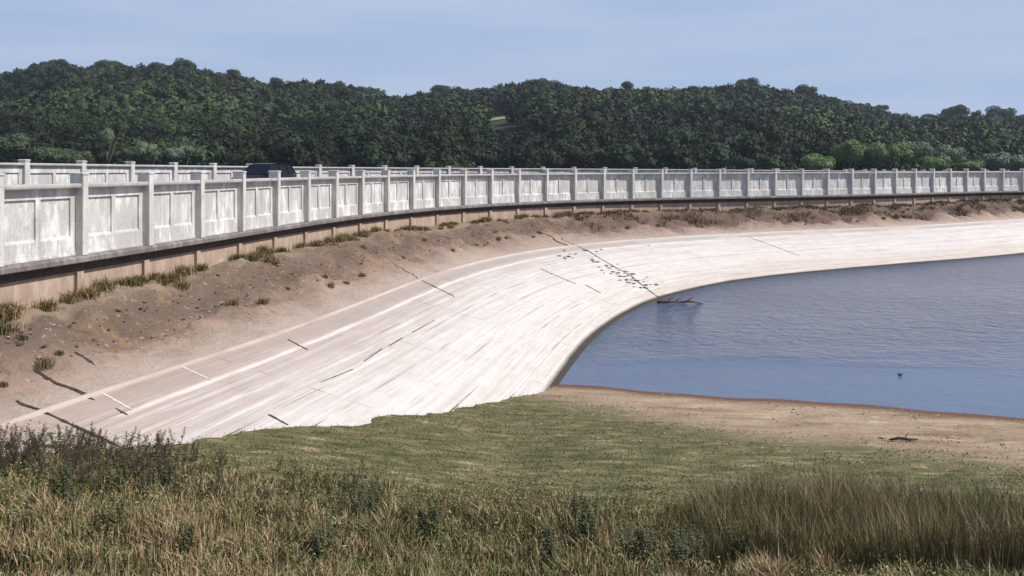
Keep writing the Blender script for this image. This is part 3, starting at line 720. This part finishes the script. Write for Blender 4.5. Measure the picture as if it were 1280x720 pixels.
# short turf on the dried shore
N = 60000; ty = rng.uniform(13, 24.6, N); tx = rng.uniform(-7, 15, N)
g = .5+((shore_y(tx)-ty)-np.interp(tx, [-3, -1.5, 1.5, 5, 12, 30], [.2, .6, 2.6, 4.2, 5.6, 7.]))/3.
kp = (rng.random(N) < np.clip(g*.9-.25+1.3*fbm(tx*.6, ty*2.4, 91)+.6*fbm(tx*2, ty*6, 95), 0, 1)) & (shore_y(tx)-ty > .5)
tx, ty = tx[kp], ty[kp]; n = len(tx)
ct = pick([(.12,.125,.05), (.16,.15,.07), (.08,.085,.035), (.25,.20,.115), (.34,.26,.16)], rng.integers(0, 5, n))*(.75+.5*np.clip(.5+fbm(tx*.8, ty*2.6, 97), 0, 1))[:, None]
me = blades('turf', tx, ty, ground_z(tx, ty), .012+.035*rng.random(n)**1.5, .012+.014*rng.random(n), ct, 1.2, 9)
tag(link('turf', me, M['blade']), 'short patchy green turf on the dried-out shore below the slope', 'grass', kind='stuff')

# ------------------------------------------------------------------ foreground weeds as single plants
def leaf(mb, base, d, up, ln, wd):
    d = Vector(d).normalized(); side = d.cross(Vector((0, 0, 1))).normalized(); b = Vector(base)
    tip = b+d*ln+Vector((0, 0, up*ln)); mid = b+d*ln*.5+Vector((0, 0, up*ln*.5+ln*.12))
    mb.add([b, mid+side*wd, tip-Vector((0,0,ln*.15)), mid-side*wd, mid+Vector((0,0,-.01))], [(0,1,4),(1,2,4),(2,3,4),(3,0,4)])
def dock(seed):
    r = random.Random(seed); st = MB(); lf = MB(); heads = []
    for k in range(r.randint(2, 4)):
        sd = MB(); heads.append(sd)
        a = r.random()*6.28; ln = r.uniform(.75, 1.0); lx, ly = math.cos(a)*.5*r.random(), math.sin(a)*.5*r.random()
        pts = [(lx*s, ly*s, ln*s) for s in (0, .35, .7, 1)]
        st.tube(pts, [.009, .008, .006, .003], 5)
        for s in [.08+.07*i for i in range(9)]:
            aa = r.random()*6.28; leaf(lf, (lx*s, ly*s, ln*s), (math.cos(aa), math.sin(aa), 0), .35, r.uniform(.14, .26)*(1.3-s), r.uniform(.03, .055))
        for s in [.62+.38*i/30 for i in range(31)]:
            for _ in range(2):
                aa = r.random()*6.28; rr = r.uniform(.01, .085)*(1.25-s*.6)
                p = Vector((lx*s+math.cos(aa)*rr, ly*s+math.sin(aa)*rr, ln*s+r.uniform(-.02, .02))); e = r.uniform(.008, .016)
                sd.add([p+Vector((e,0,0)), p+Vector((-e*.5,e*.9,0)), p+Vector((-e*.5,-e*.9,0)), p+Vector((0,0,e*1.3)), p-Vector((0,0,e))], [(0,1,3),(1,2,3),(2,0,3),(1,0,4),(2,1,4),(0,2,4)])
    return [st.mesh('stem'), lf.mesh('leaves')]+[h.mesh('seed_head') for h in heads]
def nettle(seed):
    r = random.Random(seed); st = MB(); lf = MB()
    for k in range(r.randint(3, 6)):
        a = r.random()*6.28; ln = r.uniform(.5, .75); ox, oy = r.uniform(-.12, .12), r.uniform(-.12, .12); lx, ly = math.cos(a)*.1, math.sin(a)*.1
        st.tube([(ox+lx*s, oy+ly*s, ln*s) for s in (0, .5, 1)], [.006, .005, .003], 5)
        for i in range(13):
            s = .15+.85*i/12
            for q_ in range(3):
                aa = i*1.57+q_*2.1+r.random()*.5; leaf(lf, (ox+lx*s, oy+ly*s, ln*s), (math.cos(aa), math.sin(aa), 0), -.1, r.uniform(.06, .11)*(1.25-s*.7), r.uniform(.018, .03))
    return st.mesh('stem'), lf.mesh('leaves')
def plant(kind, protos, x, y, s, label, cat, group, z=None):
    root = empty(kind, (x, y, float(ground_z(np.array(x), np.array(y))) if z is None else z), random.random()*6.28); root.scale = (s, s, s)
    tag(root, label, cat, group)
    for me, nm in zip(protos, ('stem', 'leaves')+('seed_head',)*6): link(nm, me, None, root)
DK = [dock(40+k) for k in range(6)]; NK = [nettle(60+k) for k in range(5)]
for pr in DK:
    pr[0].materials.append(M['stem']); pr[1].materials.append(M['weed_leaf'])
    for c3 in pr[2:]: c3.materials.append(M['seed'])
for a, b in NK: a.materials.append(M['stem']); b.materials.append(M['weed_leaf'])
for i in range(230):
    y = random.uniform(12.4, 14.4); px = random.uniform(-30, 290) if i < 190 else random.uniform(290, 480)
    x = (px-640)/1050*y; s = random.uniform(.28, .52)*(1 if px < 230 else .72)
    plant('dock_plant', DK[i % 6], x, y, s, 'dark dock in the weed band at the left, before the concrete slope', 'weed', 'dark docks along the left crest')
for i in range(22):
    y = random.uniform(10.4, 13.2); px = random.choice([random.uniform(40, 420), random.uniform(400, 850), random.uniform(830, 1000)])
    if px > 830: y = random.uniform(10.4, 11.1)
    x = (px-640)/1050*y
    plant('nettle', NK[i % 5], x, y, random.uniform(.65, 1.05), 'dark green leafy nettle growing up through the rough foreground grass', 'weed', 'nettles scattered through the foreground grass')

# ------------------------------------------------------------------ tufts at the foot of the wall and on the embankment
def tuft(seed, n=120, h=.4, r_=.28, dryf=.5, leafy=False):
    r = np.random.default_rng(seed); x = r.normal(size=n)*r_*.45; y = r.normal(size=n)*r_*.45
    H = h*(.4+.8*r.random(n)); dr = r.random(n) < dryf
    c = np.where(dr[:, None], pick([(.30,.21,.10), (.36,.26,.13)], r.integers(0, 2, n)), pick([(.085,.085,.03), (.075,.06,.03), (.13,.11,.05)], r.integers(0, 3, n)))
    return blades('grass_tuft', x, y, np.zeros(n), H, .012+.012*r.random(n), c, .9, seed)
TU = [tuft(700+k, 230, .28+.07*(k % 3), .24, (.2, .45, .7)[k % 3]) for k in range(6)]
for me in TU: me.materials.append(M['blade'])
tg = 'weed tufts along the foot of the parapet'
cnt = 0
for i in range(420):
    t = random.uniform(-6, 92)
    dn = .5+.9*float(fbm(np.array(t*.35), np.array(2.), 111))
    if random.random() > dn+(.35 if t < 32 else .0): continue
    v = abs(random.gauss(.0, .07))+.06
    x, y, z = emb_z(t, min(v, .5))
    o = link('weed_tuft', TU[cnt % 6], None, None, (x, y, z-.02)); o.rotation_euler = (0, 0, random.random()*6); s = random.uniform(.35, .95)*(1.05 if t < 40 else .85); o.scale = (s*1.3, s*1.3, s)
    tag(o, 'tuft of green and straw weeds at the foot of the nearer parapet', 'weeds', tg); cnt += 1
lg = 'stray tufts on the rough embankment'
for i in range(46):
    t = random.uniform(-5, 90); v = random.uniform(.35, .75)
    x, y, z = emb_z(t, v); o = link('weed_tuft', TU[i % 6], None, None, (x, y, z-.02)); s = random.uniform(.3, .7); o.scale = (s, s, s)
    tag(o, 'stray dry tuft rooted lower down on the bare brown embankment', 'weeds', lg)

# broken stone and earth clods lying on the upper embankment
def clods(name, n, tr, vr, smin, smax, pal, seed, flat=.6):
    r = np.random.default_rng(seed); t = r.uniform(*tr, n); v = np.clip(r.normal(sum(vr)/2, (vr[1]-vr[0])/3.2, n), .2, .93)
    ii = np.clip(np.round((t-ts[0])/.22).astype(int), 0, len(ts)-1); jj = np.round(v*45).astype(int)
    c = np.stack([X[ii, jj], Y[ii, jj], Z[ii, jj]], 1)+np.concatenate([r.normal(size=(n, 2))*.06, np.zeros((n, 1))], 1)
    o8 = np.array([(1,0,0),(0,1,0),(-1,0,0),(0,-1,0),(0,0,1),(.1,.1,-1)], float); F8 = np.array([(0,1,4),(1,2,4),(2,3,4),(3,0,4),(1,0,5),(2,1,5),(3,2,5),(0,3,5)])
    s_ = smin+(smax-smin)*r.random(n)**3; V = o8[None]*(.6+.7*r.random((n, 6, 1)))*s_[:, None, None]*np.array([1, 1, flat]); a = r.random(n)*6.28
    V = np.stack([V[..., 0]*np.cos(a)[:, None]-V[..., 1]*np.sin(a)[:, None], V[..., 0]*np.sin(a)[:, None]+V[..., 1]*np.cos(a)[:, None], V[..., 2]], 2)+c[:, None, :]
    F = (np.arange(n)[:, None, None]*6+F8[None]).reshape(-1, 3)
    return mesh_np(name, V.reshape(-1, 3), F, False, color=np.repeat(pick(pal, r.integers(0, len(pal), n)), 6, 0))
me = clods('rubble', 5200, (-7, 95), (.28, .62),   .012, .075, [(.15,.105,.08), (.20,.15,.12), (.30,.245,.20), (.10,.07,.055), (.23,.155,.11)], 801)
tag(link('rubble', me, M['blade']), 'loose broken stone and clods strewn over the brown embankment', 'rubble', kind='stuff')
# dry brown scrub on the far part of the embankment
r = np.random.default_rng(803); n = 26000; t = 38+60*r.random(n)**.8; v = np.clip(.12+.5*r.random(n), 0, .66)
kp = fbm(t*.5, v*7, 805) > .0+.25*(v-.2); t, v = t[kp], v[kp]; n = len(t)
ii = np.clip(np.round((t-ts[0])/.22).astype(int), 0, len(ts)-1); jj = np.round(v*45).astype(int)
me = blades('dry_scrub', X[ii, jj]+r.normal(size=n)*.1, Y[ii, jj]+r.normal(size=n)*.1, Z[ii, jj], .12+.22*r.random(n), .03+.02*r.random(n), pick([(.16,.09,.055), (.11,.07,.045), (.22,.14,.08), (.09,.085,.04)], r.integers(0, 4, n)), 1., 805)
tag(link('dry_scrub', me, M['blade']), 'low reddish brown dry scrub along the far part of the embankment', 'scrub', kind='stuff')

# ------------------------------------------------------------------ joints and growth on the concrete
def strip(name, pts, wd, mat, label=None, cat=None, lift=.003, thick=.012, ragged=True):
    """narrow raised strip through (t,v) points lying on the slope"""
    P = []
    for (a, b), (c_, d) in zip(pts[:-1], pts[1:]):
        n = 14
        for k in range(n): P.append((lerp(a, c_, k/n), lerp(b, d, k/n)))
    P.append(pts[-1]); V = []; F = []
    for i, (t, v) in enumerate(P):
        if v < 1: p0 = emb_z(t, v)
        else: p0 = slope_pt(t, v)
        P[i] = Vector((float(p0[0]), float(p0[1]), float(p0[2])))
    for i, p in enumerate(P):
        d = (P[min(i+1, len(P)-1)]-P[max(i-1, 0)]); d.z = 0; d.normalize(); s = Vector((-d.y, d.x, 0))
        w_ = wd*(random.uniform(.5, 1.3) if ragged else 1)/2; e = .15 if i in (0, len(P)-1) else 1
        V += [p-s*w_*e+Vector((0,0,-.03)), p-s*w_*.7*e+Vector((0,0,lift+thick*random.uniform(.5,1))), p+s*w_*.7*e+Vector((0,0,lift+thick*random.uniform(.5,1))), p+s*w_*e+Vector((0,0,-.03))]
    for i in range(len(P)-1):
        for k in range(3): F.append((i*4+k, i*4+k+1, (i+1)*4+k+1, (i+1)*4+k))
    o = link(name, mesh_py(name, V, F), mat)
    if label: tag(o, label, cat)
    else: tag(o, kind='structure')
    return o
for pts, wd_, lab in [
    ([(-4.8,.835),(-4.9,1.03),(-5.2,1.25)], .13, 'long dark weed-filled joint at the far left, lowest of the oblique joints in the concrete'),
    ([(-3.8,.645),(-3.7,.815),(-3.85,1.035)], .17, 'thick dark weedy joint running down from the soil at the left, above the longest one'),
    ([(-2.75,.64),(-2.75,.775)], .14, 'short dark mossy joint high in the brown soil at the left'),
    ([(-3.9,1.1),(-4.0,1.145)], .07, 'tiny dark gap in the concrete between two joints at the left'),
    ([(2.5,1.065),(2.2,1.17)], .07, 'short dark crack across the upper courses, alone in the left half of the slope'),
    ([(-2.05,1.375),(-2.25,1.45)], .09, 'short dark joint ending at the edge of the turf'),
    ([(15.25,.65),(14.4,.93),(12.8,1.255)], .09, 'dark joint crossing the white kerb line halfway up the curve'),
    ([(32.65,.525),(32.3,1.015)], .34, 'broad dark drain running from the soil to the kerb line at the bend'),
    ([(33.4,.75),(32.9,1.13),(30.15,1.64),(25.9,2.02)], .10, 'long thin drain reaching from the soil down to the water line'),
    ([(24.2,1.28),(23.8,1.375),(23.05,1.565)], .09, 'dark joint in the white concrete left of the long drain, the upper one of two'),
    ([(23.6,1.605),(22.55,1.745)], .08, 'dark joint in the white concrete left of the long drain, the lower one of two'),
    ([(49.95,1.1),(51.0,1.63)], .10, 'faint thin joint in the far concrete right of the drain'),
    ([(.45,1.35),(1.9,1.365)], .032, 'dark dash in the broken line along the middle courses, nearest the camera'),
    ([(2.6,1.355),(4.05,1.34)], .032, 'second dark dash from the near end of the broken line along the middle courses'),
    ([(4.4,1.345),(5.55,1.34)], .03, 'third dark dash from the near end of the broken line along the middle courses'),
    ([(6.3,1.34),(8.5,1.34)], .03, 'farthest and longest dash of the broken line along the middle courses')]:
    strip('weedy_joint', pts, wd_*.85, M['groove'], lab, 'joint')
for pts in ([(-3.45,1.005),(-3.75,1.13)], [(-1.1,1.0),(-1.3,1.125)]): strip('white_joint', pts, .06, M['white_joint'], lift=.006, thick=.012, ragged=False)
DKT = blades('low_weed', np.random.default_rng(5).normal(size=60)*.09, np.random.default_rng(6).normal(size=60)*.09, np.zeros(60), .05+.10*np.random.default_rng(7).random(60), .03+.02*np.random.default_rng(8).random(60), np.tile([[.05,.045,.025]], (60, 1)), 1.5, 4)
DKT.materials.append(M['blade'])
for i in range(70):
    f_ = random.random()
    if i < 50: v = 1.40+.45*f_+random.gauss(0, .02); t = 30.5-2.2*f_+random.gauss(0, 1.0)
    elif i < 60: v = 1.1+.12*random.random(); t = random.uniform(28, 40)
    else: v = 1.05+.3*random.random(); t = random.uniform(28.5, 32)
    x, y, z = slope_pt(t, v); o = link('low_weed', DKT, None, None, (float(x), float(y), float(z))); s_ = random.uniform(.3, .75); o.scale = (s_, s_, s_*.6); o.rotation_euler = (0, 0, random.random()*6)
    tag(o, 'low dark weed rooted in the white concrete beside the long drain', 'weeds', 'low weeds around the drain')


# ------------------------------------------------------------------ shore odds and ends
def rock(seed, mat):
    r = np.random.default_rng(seed); t = (1+5**.5)/2
    import bmesh
    bm = bmesh.new(); bmesh.ops.create_icosphere(bm, subdivisions=2, radius=1)
    for v in bm.verts:
        k = 1+.28*math.sin(v.co.x*3+seed)*math.cos(v.co.y*4+seed)+.12*(r.random()-.5); v.co = v.co*k
    me = bpy.data.meshes.new('stone'); bm.to_mesh(me); bm.free(); me.materials.append(mat); return me
RK = [rock(k, M['stone'] if k % 2 else M['pale_stone']) for k in range(4)]
def at_px(px, py):
    """walk a view ray down to the ground"""
    for Y in np.arange(9, 26, .02):
        x = (px-640)/1050*Y; z = (209-py)/1050*Y
        if z < float(ground_z(np.array(x), np.array(Y))): break
    return x, float(Y), z
for px, py, sx, k, lab in [(604,491,.16,0,'pale broken slab at the turf edge, leftmost stone by the slope foot'),(616,488,.20,1,'largest dark lump of rubble where the concrete meets the turf'),
    (629,487,.11,2,'small pale lump between the largest rubble and the concrete corner'),(639,494,.09,3,'little brown lump lowest of the rubble by the slope foot'),
    (1033,545,.05,1,'small dark stone left of the driftwood on the tan shore'),(1102,548,.07,3,'dark brown stone beyond the driftwood on the tan shore'),
    (1254,556,.07,1,'lone dark stone on the tan shore near the right edge')]:
    x, y, z = at_px(px, py); o = link('stone', RK[k], None, None, (x, y, z+.02)); o.scale = (sx, sx*.7, sx*.35); o.rotation_euler = (0, 0, k)
    tag(o, lab, 'stone', 'stones on the shore')
x, y, z = at_px(1130, 552)
mb = MB(); mb.tube([(-.32,0,.04),(-.1,.03,.07),(.12,0,.05),(.33,.05,.03)], [.02,.035,.03,.015], 7); mb.tube([(.0,0,.06),(.1,.1,.1),(.16,.13,.16)], [.018,.014,.006], 5)
o = link('driftwood', mb.mesh('driftwood', True), M['wood'], None, (x, y, z)); tag(o, 'short dark driftwood branch lying on the tan shore between the water and the rushes', 'driftwood')
# branch in the water at the drain mouth
D = 1050*6.3/170.
mb = MB(); x0 = (822-640)/1050*D; pts = [(x0+s*2.1, D+.25*math.sin(s*3)-.1*s, ZW+.03+.03*math.sin(s*11)) for s in np.linspace(0, 1, 12)]
mb.tube(pts, [.09,.085,.08,.075,.07,.06,.05,.045,.04,.03,.02,.01], 7)
for s in (2, 4, 7): p = Vector(pts[s]); mb.tube([p, p+Vector((.25,.1,.12)), p+Vector((.4,.1,.2))], [.03,.02,.01], 5)
o = link('fallen_branch', mb.mesh('fallen_branch', True), M['wood']); tag(o, 'dark waterlogged branch floating out from the slope at the water line', 'branch')
# water bird
D = 1050*6.3/(469.5-209); bx = (1125-640)/1050*D
bird = empty('waterbird', (bx, D, ZW), R(200)); bird.scale = (.6,.6,.6); tag(bird, 'small dark bird swimming on the calm water near the shore', 'bird')
v = []; f = []
prof = [(-.17,.075,.004),(-.14,.07,.028),(-.08,.055,.052),(0,.05,.062),(.07,.055,.055),(.11,.075,.036),(.125,.11,.024),(.13,.145,.022),(.145,.17,.027),(.165,.172,.024),(.185,.165,.010)]
for x, z, r_ in prof:
    for k in range(10): a = k*math.pi/5; v.append((x+.0*r_, math.cos(a)*r_, z+math.sin(a)*r_*.9))
for i in range(len(prof)-1):
    for k in range(10): f.append((i*10+k, i*10+(k+1) % 10, (i+1)*10+(k+1) % 10, (i+1)*10+k))
f += [tuple(range(10))[::-1], tuple((len(prof)-1)*10+k for k in range(10))]
link('body', mesh_py('bird_body', v, f, True), M['feather'], bird)
p = MB(); p.tube([(.18,0,.165),(.225,0,.158)], [.009,.002], 6); link('bill', p.mesh('bill'), M['bill'], bird)

# summer haze in the air over the whole place
mb = MB(); mb.box(-900, 950, -60, 900, -13.5, 130)
hz_m = bpy.data.materials.new('thin_haze'); hz_m.use_nodes = True; t_ = hz_m.node_tree; t_.nodes.remove(t_.nodes['Principled BSDF'])
pv = t_.nodes.new('ShaderNodeVolumePrincipled'); pv.inputs['Color'].default_value = (.80,.88,1,1); pv.inputs['Density'].default_value = .00017; pv.inputs['Anisotropy'].default_value = .2
t_.links.new(pv.outputs[0], t_.nodes['Material Output'].inputs['Volume'])
tag(link('haze', mb.mesh('haze'), hz_m), kind='stuff')

# ------------------------------------------------------------------ camera, light, sky
cam = bpy.data.objects.new('camera', bpy.data.cameras.new('camera')); col.objects.link(cam); scn.camera = cam
cam.data.sensor_width = 36; cam.data.lens = 36*1050/1280.; cam.rotation_euler = (math.pi/2, 0, 0)
cam.data.shift_y = -(360-209)/1280.; cam.data.clip_end = 9000; cam.data.clip_start = .1
SE, AZ = 50., -9.   # elevation; azimuth from +x counter-clockwise
sun = bpy.data.objects.new('sun', bpy.data.lights.new('sun', 'SUN')); col.objects.link(sun)
sd = Vector((math.cos(R(SE))*math.cos(R(AZ)), math.cos(R(SE))*math.sin(R(AZ)), math.sin(R(SE))))
sun.rotation_euler = sd.to_track_quat('Z', 'Y').to_euler(); sun.data.energy = 4.2; sun.data.angle = R(.53); sun.data.color = (1, .955, .90)
wd = bpy.data.worlds.new('World'); scn.world = wd; wd.use_nodes = True; nt = wd.node_tree
bg = nt.nodes['Background']; sk = nt.nodes.new('ShaderNodeTexSky'); sk.sky_type = 'NISHITA'; sk.sun_disc = False
sk.sun_elevation = R(SE); sk.sun_rotation = R(90-AZ); sk.air_density = 1.0; sk.dust_density = .6; sk.ozone_density = 1.6; sk.altitude = 100
tc = nt.nodes.new('ShaderNodeTexCoord'); sx = nt.nodes.new('ShaderNodeSeparateXYZ'); nt.links.new(tc.outputs['Generated'], sx.inputs[0])
rp = nt.nodes.new('ShaderNodeValToRGB'); nt.links.new(sx.outputs[2], rp.inputs[0])
rp.color_ramp.elements[0].position = .25; rp.color_ramp.elements[0].color = (1,1,1,1); rp.color_ramp.elements[1].position = .6; rp.color_ramp.elements[1].color = (0,0,0,1)
# summer haze layer low in the sky with very faint thin cloud
nz = nt.nodes.new('ShaderNodeTexNoise'); mp = nt.nodes.new('ShaderNodeMapping'); mp.inputs['Scale'].default_value = (1.5, 1.5, 14); nt.links.new(tc.outputs['Generated'], mp.inputs[0]); nt.links.new(mp.outputs[0], nz.inputs[0]); nz.inputs['Scale'].default_value = 2.2; nz.inputs['Detail'].default_value = 4
cr2 = nt.nodes.new('ShaderNodeValToRGB'); nt.links.new(nz.outputs[0], cr2.inputs[0])
cr2.color_ramp.elements[0].position = .35; cr2.color_ramp.elements[0].color = (3.15, 4.15, 6.0, 1); cr2.color_ramp.elements[1].position = .7; cr2.color_ramp.elements[1].color = (3.85, 4.65, 6.3, 1)
mx_ = nt.nodes.new('ShaderNodeMix'); mx_.data_type = 'RGBA'; nt.links.new(rp.outputs[0], mx_.inputs[0]); nt.links.new(sk.outputs[0], mx_.inputs[6]); nt.links.new(cr2.outputs[0], mx_.inputs[7])
nt.links.new(mx_.outputs[2], bg.inputs[0]); bg.inputs[1].default_value = .10
scn.view_settings.view_transform = 'Standard'; scn.view_settings.look = 'None'; scn.view_settings.exposure = .3; scn.view_settings.gamma = 1
scn.render.engine = 'CYCLES'
